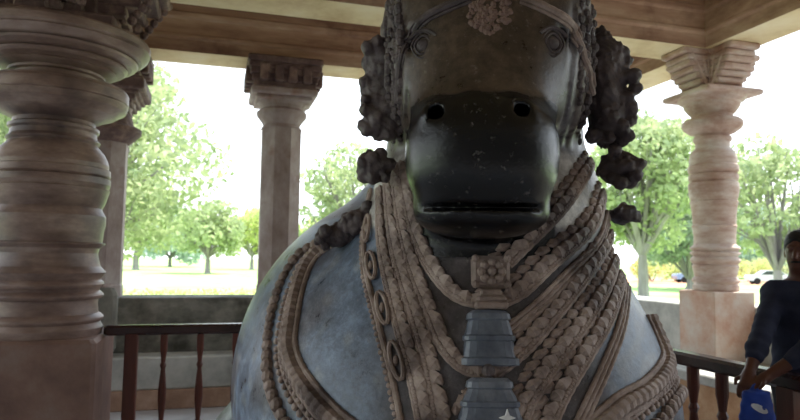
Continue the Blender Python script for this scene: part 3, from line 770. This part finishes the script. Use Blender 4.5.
# head turned towards the bull (image left)
ha = math.atan2(-.35, -.94)+R(8); hf = Vector((math.cos(ha), math.sin(ha), 0)); hr_ = Vector((hf.y, -hf.x, 0)); HC = Vector(W(.04, .045, 1.67))
def HW(a, b_, c): return tuple(HC+hr_*a+hf*b_+Vector((0, 0, c)))
def hell(c, r_):
    u = (g.X-c[0])*hr_.x+(g.Y-c[1])*hr_.y; v = (g.X-c[0])*hf.x+(g.Y-c[1])*hf.y; w = g.Z-c[2]
    return (np.sqrt((u/r_[0])**2+(v/r_[1])**2+(w/r_[2])**2)-1)*min(r_)
hdm = smin(hell(HW(0, -.01, .02), (.076, .096, .10)), hell(HW(0, .03, -.055), (.056, .058, .065)), .04)
hdm = smin(hdm, g.cone(HW(0, .09, .0), HW(0, .108, -.035), .010, .016), .012)
hdm = smin(hdm, hell(HW(0, .075, -.075), (.022, .018, .008)), .006)
hdm = smin(hdm, hell(HW(0, .068, -.092), (.024, .018, .012)), .01)
for s in (-1, 1):
    hdm = smax(hdm, -hell(HW(s*.03, .10, .008), (.018, .022, .012)), .01)
    hdm = smin(hdm, hell(HW(s*.03, .076, .006), (.013, .013, .011)), .003)
    hdm = smin(hdm, g.cone(HW(s*.012, .088, .026), HW(s*.048, .074, .026), .007, .006), .01)
    hdm = smin(hdm, hell(HW(s*.077, -.01, -.01), (.010, .02, .032)), .006)
skin = smin(skin, hdm, .03)
arms = smin(g.chain([tuple(S_R), tuple(E_R), tuple(H_R)], [.055, .042, .028], .02), g.chain([tuple(S_L), tuple(E_L), tuple(H_L)], [.055, .042, .028], .02), .005)
skin = smin(skin, arms, .03)
def hand(Hp, El, curl, sgn):
    """palm plus five curled fingers wrapping over the rail"""
    a = (Vector(Hp)-Vector(El)).normalized(); dn = Vector((0, 0, -1)); side = a.cross(dn).normalized()*sgn
    palm = Vector(Hp)+a*.045
    global skin
    skin = smin(skin, g.cone(tuple(Vector(Hp)+side*.008), tuple(palm+a*.03+side*.012), .026, .02), .015)
    skin = smin(skin, g.cone(tuple(Vector(Hp)-side*.012), tuple(palm+a*.03-side*.016), .024, .019), .015)
    for k, (o_, l_) in enumerate(((-.033, .85), (-.011, 1.0), (.011, .95), (.032, .75))):
        b0 = palm+a*.03+side*o_; b1 = b0+(a*.8+dn*curl*.6).normalized()*.040*l_; b2 = b1+(a*.2+dn*1.0*curl).normalized()*.028*l_; b3 = b2+(-a*.5+dn*.6*curl).normalized()*.022*l_
        skin = smin(skin, g.chain([tuple(b0), tuple(b1), tuple(b2), tuple(b3)], [.0105, .010, .009, .0085], .004), .004)
    t0 = Vector(Hp)+a*.02-side*.03; t1 = t0+(a*.6-side*.7).normalized()*.035; t2 = t1+(a*.8+dn*.4).normalized()*.03
    skin = smin(skin, g.chain([tuple(t0), tuple(t1), tuple(t2)], [.013, .011, .009], .005), .006)
hand(H_R, E_R, 1.0, 1); hand(H_L, E_L, .9, -1)
legs = None
LEG = []
for s in (1, -1):
    pts = [W(s*.09, -.01, .90), W(s*.10, .0, .50), W(s*.11, -.04, .09)]
    l_ = g.chain(pts, [.085, .056, .038], .03); legs = l_ if legs is None else np.minimum(legs, l_); LEG.append(pts)
    legs = smin(legs, g.cone(W(s*.11, -.05, .045), W(s*.13, .13, .035), .038, .032), .02)
skin = smin(skin, legs, .05)
PP, QQ = surface_nets(skin, gx, gy, gz); np_mesh('body', relax(PP, QQ, 1, .3), QQ, M_SKIN, MAN)
sh = torso_sdf(.022)
sleeve_r = g.chain([tuple(S_R), tuple(E_R), tuple(E_R+(H_R-E_R)*.30)], [.070, .056, .050], .02)
sleeve_l = g.chain([tuple(S_L), tuple(E_L), tuple(E_L+(H_L-E_L)*.35)], [.070, .056, .046], .02)
sh = smin(smin(sh, sleeve_r, .03), sleeve_l, .03); sh = smin(sh, g.cone(W(0, -.012, 1.43), W(0, -.006, 1.50), .085, .066), .03)
sh = sh+.0035*np.sin(g.Z*55+g.X*30)*np.sin(g.X*24+g.Y*31)
sh = np.maximum(sh, .86-g.Z); sh = np.maximum(sh, g.Z-1.50-.0)
cut = g.cone(W(0, .09, 1.52), W(0, .13, 1.46), .03, .02); sh = np.maximum(sh, -cut)
PP, QQ = surface_nets(sh, gx, gy, gz); np_mesh('shirt', relax(PP, QQ, 1, .3), QQ, M_SHIRT, MAN)
SHO = bpy.data.objects['shirt']
cl_ = np.maximum(np.abs(g.cone(W(0, -.012, 1.42), W(0, .0, 1.56), .09, .074))-.006, np.maximum(1.465-g.Z+0*g.X, g.Z-1.515)); cl_ = np.maximum(cl_, -g.cone(W(0, .09, 1.53), W(0, .13, 1.45), .03, .03))
PP, QQ = surface_nets(cl_, gx, gy, gz); np_mesh('collar', PP, QQ, M_SHIRT, SHO)
tr = np.minimum(g.chain(LEG[0], [.112, .082, .068], .03), g.chain(LEG[1], [.112, .082, .068], .03))
hip = g.ell(W(0, -.01, .90), (.19, .19, .13)); tr = smin(tr, hip, .05); tr = np.maximum(tr, g.Z-.93); tr = np.maximum(tr, .07-g.Z)
PP, QQ = surface_nets(tr, gx, gy, gz); np_mesh('trousers', PP, QQ, M_TROU, MAN)
hair = smin(hell(HW(0, -.014, .036), (.084, .098, .096)), hell(HW(0, -.05, -.01), (.080, .07, .08)), .02)
hair = smax(hair, -hell(HW(0, .11, -.04), (.10, .085, .10)), .008)
PP, QQ = surface_nets(hair+.002*np.sin(g.X*180)*np.sin(g.Z*150), gx, gy, gz); np_mesh('hair', PP, QQ, M_HAIR, MAN)
mu = hell(HW(0, .086, -.062), (.032, .014, .008)); PP, QQ = surface_nets(mu, gx, gy, gz); np_mesh('moustache', PP, QQ, M_HAIR, MAN)
for s in (1, -1):
    mb = MB(); c = Vector(W(s*.12, .04, 0)); Mr = Matrix((tuple(rt), tuple(f), (0, 0, 1))).transposed().to_4x4()
    mb.ball(c+Vector((0, 0, .05)), (.052, .14, .05), 14, 8, Mr); mb.box((-.05, -.13, 0), (.05, .135, .03), Matrix.Translation(c) @ Mr, .012); mb.build('shoe', M_SHOE, MAN)
# blue carrier bag
bc = Vector(at(757, 406, 3.50)); M_BAG = plain('blue_bag_fabric', (38, 72, 168), .6)
bag = empty('carrier_bag', (bc.x, bc.y, bc.z-.13), 0, 'bright blue bag with a white oval mark held over the railing', 'bag')
gx2 = np.arange(-.14, .14, .007); gz2 = np.arange(-.06, .36, .007); g2 = G(gx2, gx2, gz2)
u = g2.X*RH.x+g2.Y*RH.y; v = g2.X*FH.x+g2.Y*FH.y; w = g2.Z
wid = .084+.02*np.clip((.13-w)/.13, -1, 1)
bf = np.maximum(np.sqrt((u/wid)**2+(v/.04)**2)-1, (np.abs(w-.09)-.12)/.05)*.04
bf = smin(bf, (np.sqrt(((u)/.025)**2+(v/.015)**2+((w-.21)/.05)**2)-1)*.015, .02)+.003*np.sin(u*70+w*30)*np.sin(w*60)
PP, QQ = surface_nets(bf, gx2, gx2, gz2); np_mesh('sack', relax(PP, QQ, 2, .5), QQ, M_BAG, bag)
mb = MB(); Mb = Matrix((RH, FH, UP)).transposed().to_4x4()
mb.add([Mb @ Vector((-.008+.045*math.cos(a), -.0445+.006*abs(math.cos(a)), .125+.020*math.sin(a)-.018*math.cos(a))) for a in np.linspace(0, 2*PI, 20)[:-1]], [tuple(range(19))]); mb.build('logo_patch', plain('white_print', (225, 228, 235)), bag)

# ------------------------------------------------------------------ outdoors
GZ = -.6
M_GRASS = stone('lawn_grass', [(.3, (140, 172, 104)), (.5, (164, 194, 124)), (.7, (188, 208, 146))], .25, .9, .4, 3, None, .1)
M_SOIL = stone('red_soil', [(.3, (190, 140, 112)), (.7, (214, 170, 140))], .5, .95, .3, 4, None, .1)
struct('lawn', MB().box((-260, -120, GZ-.3), (260, 420, GZ)), M_GRASS)
# building base below the floor so that the pavilion stands on the lawn
struct('trim_4', MB().box((-7.1, -3.6, GZ), (6.25, 8.65, -.3)), M_WALL)
struct('path', MB().box((-22, -20, GZ), (24, 20, GZ+.03)), M_BOUNCE_APRON)  # unseen paved apron, added to give a neutral light bounce inside
wt = MB(); wt.box((-30, -9.5, GZ), (30, -8.0, 1.0), None, .05); wt.box((-29.5, -9.6, 1.0), (29.5, -8.4, 7.2), None, .05)
for k_ in range(30): wt.box((-29+2*k_, -8.5, 1.0), (-28.2+2*k_, -8.2, 5.4), None, .04)
struct('wall_front_light_block', wt, M_LIGHT_BLOCK, 'unseen stone temple wall facing the pavilion, added to block light')  # stands behind the camera, added to cut front light and green bounce
def leaf_mat(name, c1, c2):
    m, n, b = nt(name); oi = n.nodes.new('ShaderNodeObjectInfo'); t = noise(n, 1.2, detail=3); r = ramp(n, [(.35, c1), (.65, c2)]); n.links.new(t.outputs['Fac'], r.inputs['Fac'])
    n.links.new(r.outputs['Color'], b.inputs['Base Color']); b.inputs['Roughness'].default_value = .6; b.inputs['Specular IOR Level'].default_value = .2
    tr_ = n.nodes.new('ShaderNodeBsdfTranslucent'); n.links.new(r.outputs['Color'], tr_.inputs['Color']); mx = n.nodes.new('ShaderNodeMixShader'); mx.inputs[0].default_value = .45
    out = n.nodes['Material Output']; n.links.new(b.outputs[0], mx.inputs[1]); n.links.new(tr_.outputs[0], mx.inputs[2]); n.links.new(mx.outputs[0], out.inputs['Surface'])
    return m
ML = {'mid': leaf_mat('mid_green_leaves', (148, 164, 124), (198, 208, 158)), 'yellow': leaf_mat('yellow_green_leaves', (180, 192, 126), (218, 222, 156)), 'blue': leaf_mat('hazy_blue_green_leaves', (166, 186, 178), (200, 212, 204)), 'dark': leaf_mat('deep_green_leaves', (130, 146, 122), (172, 184, 154)), 'orange': leaf_mat('orange_blossom', (226, 130, 70), (236, 170, 110))}  # leaf colours lightened and greyed to paint in the outdoor haze
M_BARK = stone('grey_bark', [(.3, (128, 122, 120)), (.7, (168, 162, 160))], 2, .9, .6, 12, (1, 1, .3), .1)  # bark lightened so that its colour carries the haze
def leaf_cloud(blobs, n, size, seed=0, flat=.8):
    r_ = np.random.default_rng(seed); vol = np.array([b_[3]**2 for b_ in blobs]); pk = r_.choice(len(blobs), n, p=vol/vol.sum())
    B = np.array(blobs)[pk]; d_ = r_.normal(size=(n, 3)); d_ /= np.linalg.norm(d_, axis=1)[:, None]; rad = r_.uniform(.45, 1.05, n)**.6
    c = B[:, :3]+d_*B[:, 3:4]*rad[:, None]*np.array([1, 1, flat])
    a = r_.normal(size=(n, 3)); a /= np.linalg.norm(a, axis=1)[:, None]; b_ = np.cross(a, r_.normal(size=(n, 3))); b_ /= np.linalg.norm(b_, axis=1)[:, None]
    s = size*r_.uniform(.6, 1.4, n)[:, None]
    V = np.stack([c-a*s, c+b_*s*.5+np.array([0, 0, .15])*s, c+a*s, c-b_*s*.5+np.array([0, 0, .15])*s], 1).reshape(-1, 3)
    return V, np.arange(4*n).reshape(-1, 4)
def tree(base, h, cr, label, leaf='mid', n=5000, size=.22, trunk=.25, seed=0, crown_z=(.35, 1.0), nb=14, name='tree', flat=.8, lean=0):
    r_ = random.Random(seed); t = empty(name, base, 0, label, 'tree', 'trees beyond the parapet')
    cz0, cz1 = h*crown_z[0], h*crown_z[1]; mb = MB(); blobs = []
    fork = cz0*.85
    mb.tube([(0, 0, -.05), (.0, 0, .25), (lean*.3, 0, fork*.5), (lean, .05, fork)], [trunk*1.7, trunk*1.1, trunk, trunk*.8], 10)
    for i in range(nb):
        a = 2*PI*i/nb*2.4+r_.uniform(-.4, .4); q_ = (i+.5)/nb; zz = cz0+(cz1-cz0)*(.12+.76*q_); env = math.sin(PI*min(1, .18+.72*q_))
        rr = cr*env*r_.uniform(.35, .75); p = (lean+rr*math.cos(a), rr*math.sin(a), zz); br = cr*r_.uniform(.26, .40)
        blobs.append((*p, br)); md = (lean+p[0]*.45, p[1]*.45, fork+(zz-fork)*.5+.2)
        mb.tube([(lean, .05, fork-.1), md, p, (p[0]*1.15, p[1]*1.15, zz+br*.5)], [trunk*.55, trunk*.38, trunk*.2, trunk*.06], 6)
        for k in range(2):
            e_ = (p[0]+r_.uniform(-1, 1)*br, p[1]+r_.uniform(-1, 1)*br, zz+r_.uniform(-.3, .8)*br); mb.tube([md, ((md[0]+e_[0])/2, (md[1]+e_[1])/2, (md[2]+e_[2])/2+.1), e_], [trunk*.22, trunk*.13, trunk*.04], 5)
    mb.build('trunk', M_BARK, t)
    V, Fq = leaf_cloud(blobs, n, size, seed, flat); np_mesh('foliage', V, Fq, ML[leaf], t)
    return t
def gp(px, d): p = at(px, 258, d); return (p.x, p.y, GZ)
tree(gp(70, 21), 9.4, 5.4, 'big leafy tree spreading right behind the massive left pillar', 'mid', 14000, .14, .2, 3, (.26, .98), 22)
tree(gp(360, 24), 6.6, 2.9, 'airy tree with sky through its crown, between the slender pillar and the bull', 'mid', 3600, .13, .16, 5, (.28, 1.0), 16)
tree(gp(208, 78), 8.5, 6.0, 'small forked tree standing alone on the left lawn', 'mid', 3500, .34, .30, 8, (.28, 1.0), 14)
tree(gp(136, 92), 12, 7.0, 'tall tree on the lawn beside the thin pillar edge at left', 'mid', 3500, .42, .4, 9, (.3, 1), 14)
tree(gp(252, 104), 10, 6.0, 'yellow-green tree just left of the slender back pillar', 'yellow', 3000, .38, .3, 10, (.25, 1), 12)
tree(gp(318, 80), 6.8, 6.2, 'low yellow-green tree just right of the slender back pillar', 'yellow', 3500, .36, .3, 11, (.1, 1), 12)
tree(gp(362, 110), 9, 6, 'round yellow-green tree beside the shoulder of the bull', 'yellow', 2500, .4, .3, 12, (.1, 1), 10)
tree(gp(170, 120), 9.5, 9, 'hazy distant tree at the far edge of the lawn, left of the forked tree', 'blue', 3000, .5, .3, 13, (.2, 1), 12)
tree(gp(-10, 26), 7.5, 3.6, 'green tree seen left of the massive left pillar', 'mid', 3500, .17, .2, 14, (.1, 1), 14)
tree(gp(643, 38), 11.2, 5.2, 'large tree with thick grey trunk right of the bull', 'mid', 8500, .21, .30, 15, (.27, 1.0), 20)
tree(gp(690, 52), 9.5, 5.5, 'deep green tree behind the right corner pillar', 'dark', 5000, .26, .3, 16, (.1, 1), 16)
tree(gp(778, 27), 7.6, 3.2, 'airy tree with pale sky gaps above the man', 'mid', 3000, .17, .2, 17, (.3, 1.0), 18)
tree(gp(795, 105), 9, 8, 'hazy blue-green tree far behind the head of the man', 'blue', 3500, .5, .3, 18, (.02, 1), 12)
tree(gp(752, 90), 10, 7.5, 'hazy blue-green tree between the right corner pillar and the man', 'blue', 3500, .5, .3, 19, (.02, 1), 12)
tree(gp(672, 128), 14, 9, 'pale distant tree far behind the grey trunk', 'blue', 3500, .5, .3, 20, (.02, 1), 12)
def shrub(px, d, h, w, leaf, label, seed, blossom=False):
    t = empty('shrub', gp(px, d), 0, label, 'shrub', 'shrubs at the far side of the lawn'); r_ = random.Random(seed)
    bl = [(r_.uniform(-w, w)*.6, r_.uniform(-w, w)*.4, h*r_.uniform(.3, .7), h*.38) for _ in range(8)]
    V, Fq = leaf_cloud(bl, 1200, .16, seed, .9); np_mesh('foliage', V, Fq, ML[leaf], t)
    mb = MB()
    for b_ in bl: mb.tube([(0, 0, -.05), (b_[0]*.5, b_[1]*.5, h*.3), b_[:3]], [.06, .04, .02], 5)
    mb.build('stem', M_BARK, t)
    if blossom: V, Fq = leaf_cloud(bl, 120, .14, seed+5, 1.1); np_mesh('blossom', V, Fq, ML['orange'], t)
for i, (px, d, h, w, lf, lb, bo) in enumerate([(652, 70, 2.6, 3.0, 'yellow', 'yellow-green shrub with orange blossom beside the grey trunk', True), (676, 72, 2.4, 3.2, 'yellow', 'yellow-green shrub left of the right corner pillar', False), (748, 74, 3.0, 3.4, 'yellow', 'yellow-green shrub right of the right corner pillar', False), (776, 76, 3.2, 3.4, 'mid', 'green shrub behind the silver car', False)]):
    shrub(px, d, h, w, lf, lb, 40+i, bo)
# clipped hedge beyond the back parapet and the soil strip on the right
V, Fq = leaf_cloud([(x_, 0, .35, .5) for x_ in np.arange(-20, 5, .5)], 9000, .07, 77, .9)
hg = np_mesh('hedge', V, Fq, ML['yellow']); p = gp(190, 27); hg.location = p; tag(hg, 'low clipped hedge on the lawn beyond the back parapet', 'hedge', kind=None)
mb = MB()
a0, a1, a2, a3 = [Vector(gp(px, d)) for px, d in ((600, 66), (900, 60), (900, 76), (600, 84))]
mb.add([a0+UP*.02, a1+UP*.02, a2+UP*.02, a3+UP*.02, a0-UP*.1, a1-UP*.1, a2-UP*.1, a3-UP*.1], [(0, 1, 2, 3), (7, 6, 5, 4), (0, 4, 5, 1), (1, 5, 6, 2), (2, 6, 7, 3), (3, 7, 4, 0)])
struct('path', mb, M_SOIL)
# parked cars
def car(px, d, label, paint, ang):
    t = empty('car', gp(px, d), ang, label, 'car', None); t.location.z = GZ+.02
    M_P = plain('car_paint', paint, .25, .5, .3); M_G = plain('car_glass', (40, 50, 60), .1, .6); M_T = plain('tyre_rubber', (28, 28, 30), .8)
    prof = [(-2.05, .35), (-2.1, .7), (-1.95, .92), (-1.1, .98), (-.45, 1.42), (.75, 1.46), (1.45, 1.02), (2.0, .92), (2.1, .6), (2.05, .35)]
    MB().prism(prof, -.82, .82).build('car_body', M_P, t)
    win = [(-.98, .98), (-.42, 1.36), (.70, 1.40), (1.28, 1.02)]
    MB().prism(win, -.83, .83).build('window', M_G, t)
    for x_ in (-1.3, 1.3):
        for s in (-1, 1):
            MB().lathe([(.0, -.1), (.3, -.1), (.33, -.06), (.33, .06), (.3, .1), (0, .1)], 20, M=Matrix.Translation((x_, s*.76, .32)) @ Matrix.Rotation(PI/2, 4, 'X')).build('wheel', M_T, t)
car(768, 66, 'silver car parked beyond the lawn beside the man', (196, 202, 214), R(-28))
car(694, 68, 'bluish car parked beyond the lawn, half hidden by the right corner pillar', (128, 146, 190), R(-20))

for o in list(C.objects):
    if o.parent: continue
    k = {'pillar': 'stone pillars of the pavilion', 'railing': 'wooden railings around the bull', 'beam': 'stone roof beams', 'car': 'cars parked beyond the lawn'}.get(o.get('category'))
    if k: o['group'] = k
# ------------------------------------------------------------------ light
w = bpy.data.worlds.new('world'); bpy.context.scene.world = w; w.use_nodes = True; n = w.node_tree; bg = n.nodes['Background']
tc = n.nodes.new('ShaderNodeTexCoord'); sp = n.nodes.new('ShaderNodeSeparateXYZ'); n.links.new(tc.outputs['Generated'], sp.inputs[0])
cr = n.nodes.new('ShaderNodeValToRGB'); cr.color_ramp.elements[0].color = (.93, .97, 1, 1); cr.color_ramp.elements[1].color = (.66, .82, 1, 1); cr.color_ramp.elements[1].position = .8
n.links.new(sp.outputs['Z'], cr.inputs['Fac']); n.links.new(cr.outputs['Color'], bg.inputs['Color']); bg.inputs['Strength'].default_value = 1.9
sd = bpy.data.lights.new('sun', 'SUN'); sd.energy = 6.5; sd.angle = R(1.5); sd.color = (1, .96, .88); so = bpy.data.objects.new('sun', sd); C.objects.link(so)
el, az = R(62), R(20)       # from the right, a little behind the scene
so.rotation_euler = Vector((math.cos(el)*math.cos(az), math.cos(el)*math.sin(az), math.sin(el))).to_track_quat('Z', 'Y').to_euler()
sc = bpy.context.scene
sc.view_settings.view_transform = 'Standard'; sc.view_settings.look = 'None'; sc.view_settings.gamma = 1; sc.view_settings.use_curve_mapping = False
sc.view_settings.exposure = .5
sc.cycles.max_bounces = 8; sc.cycles.diffuse_bounces = 5
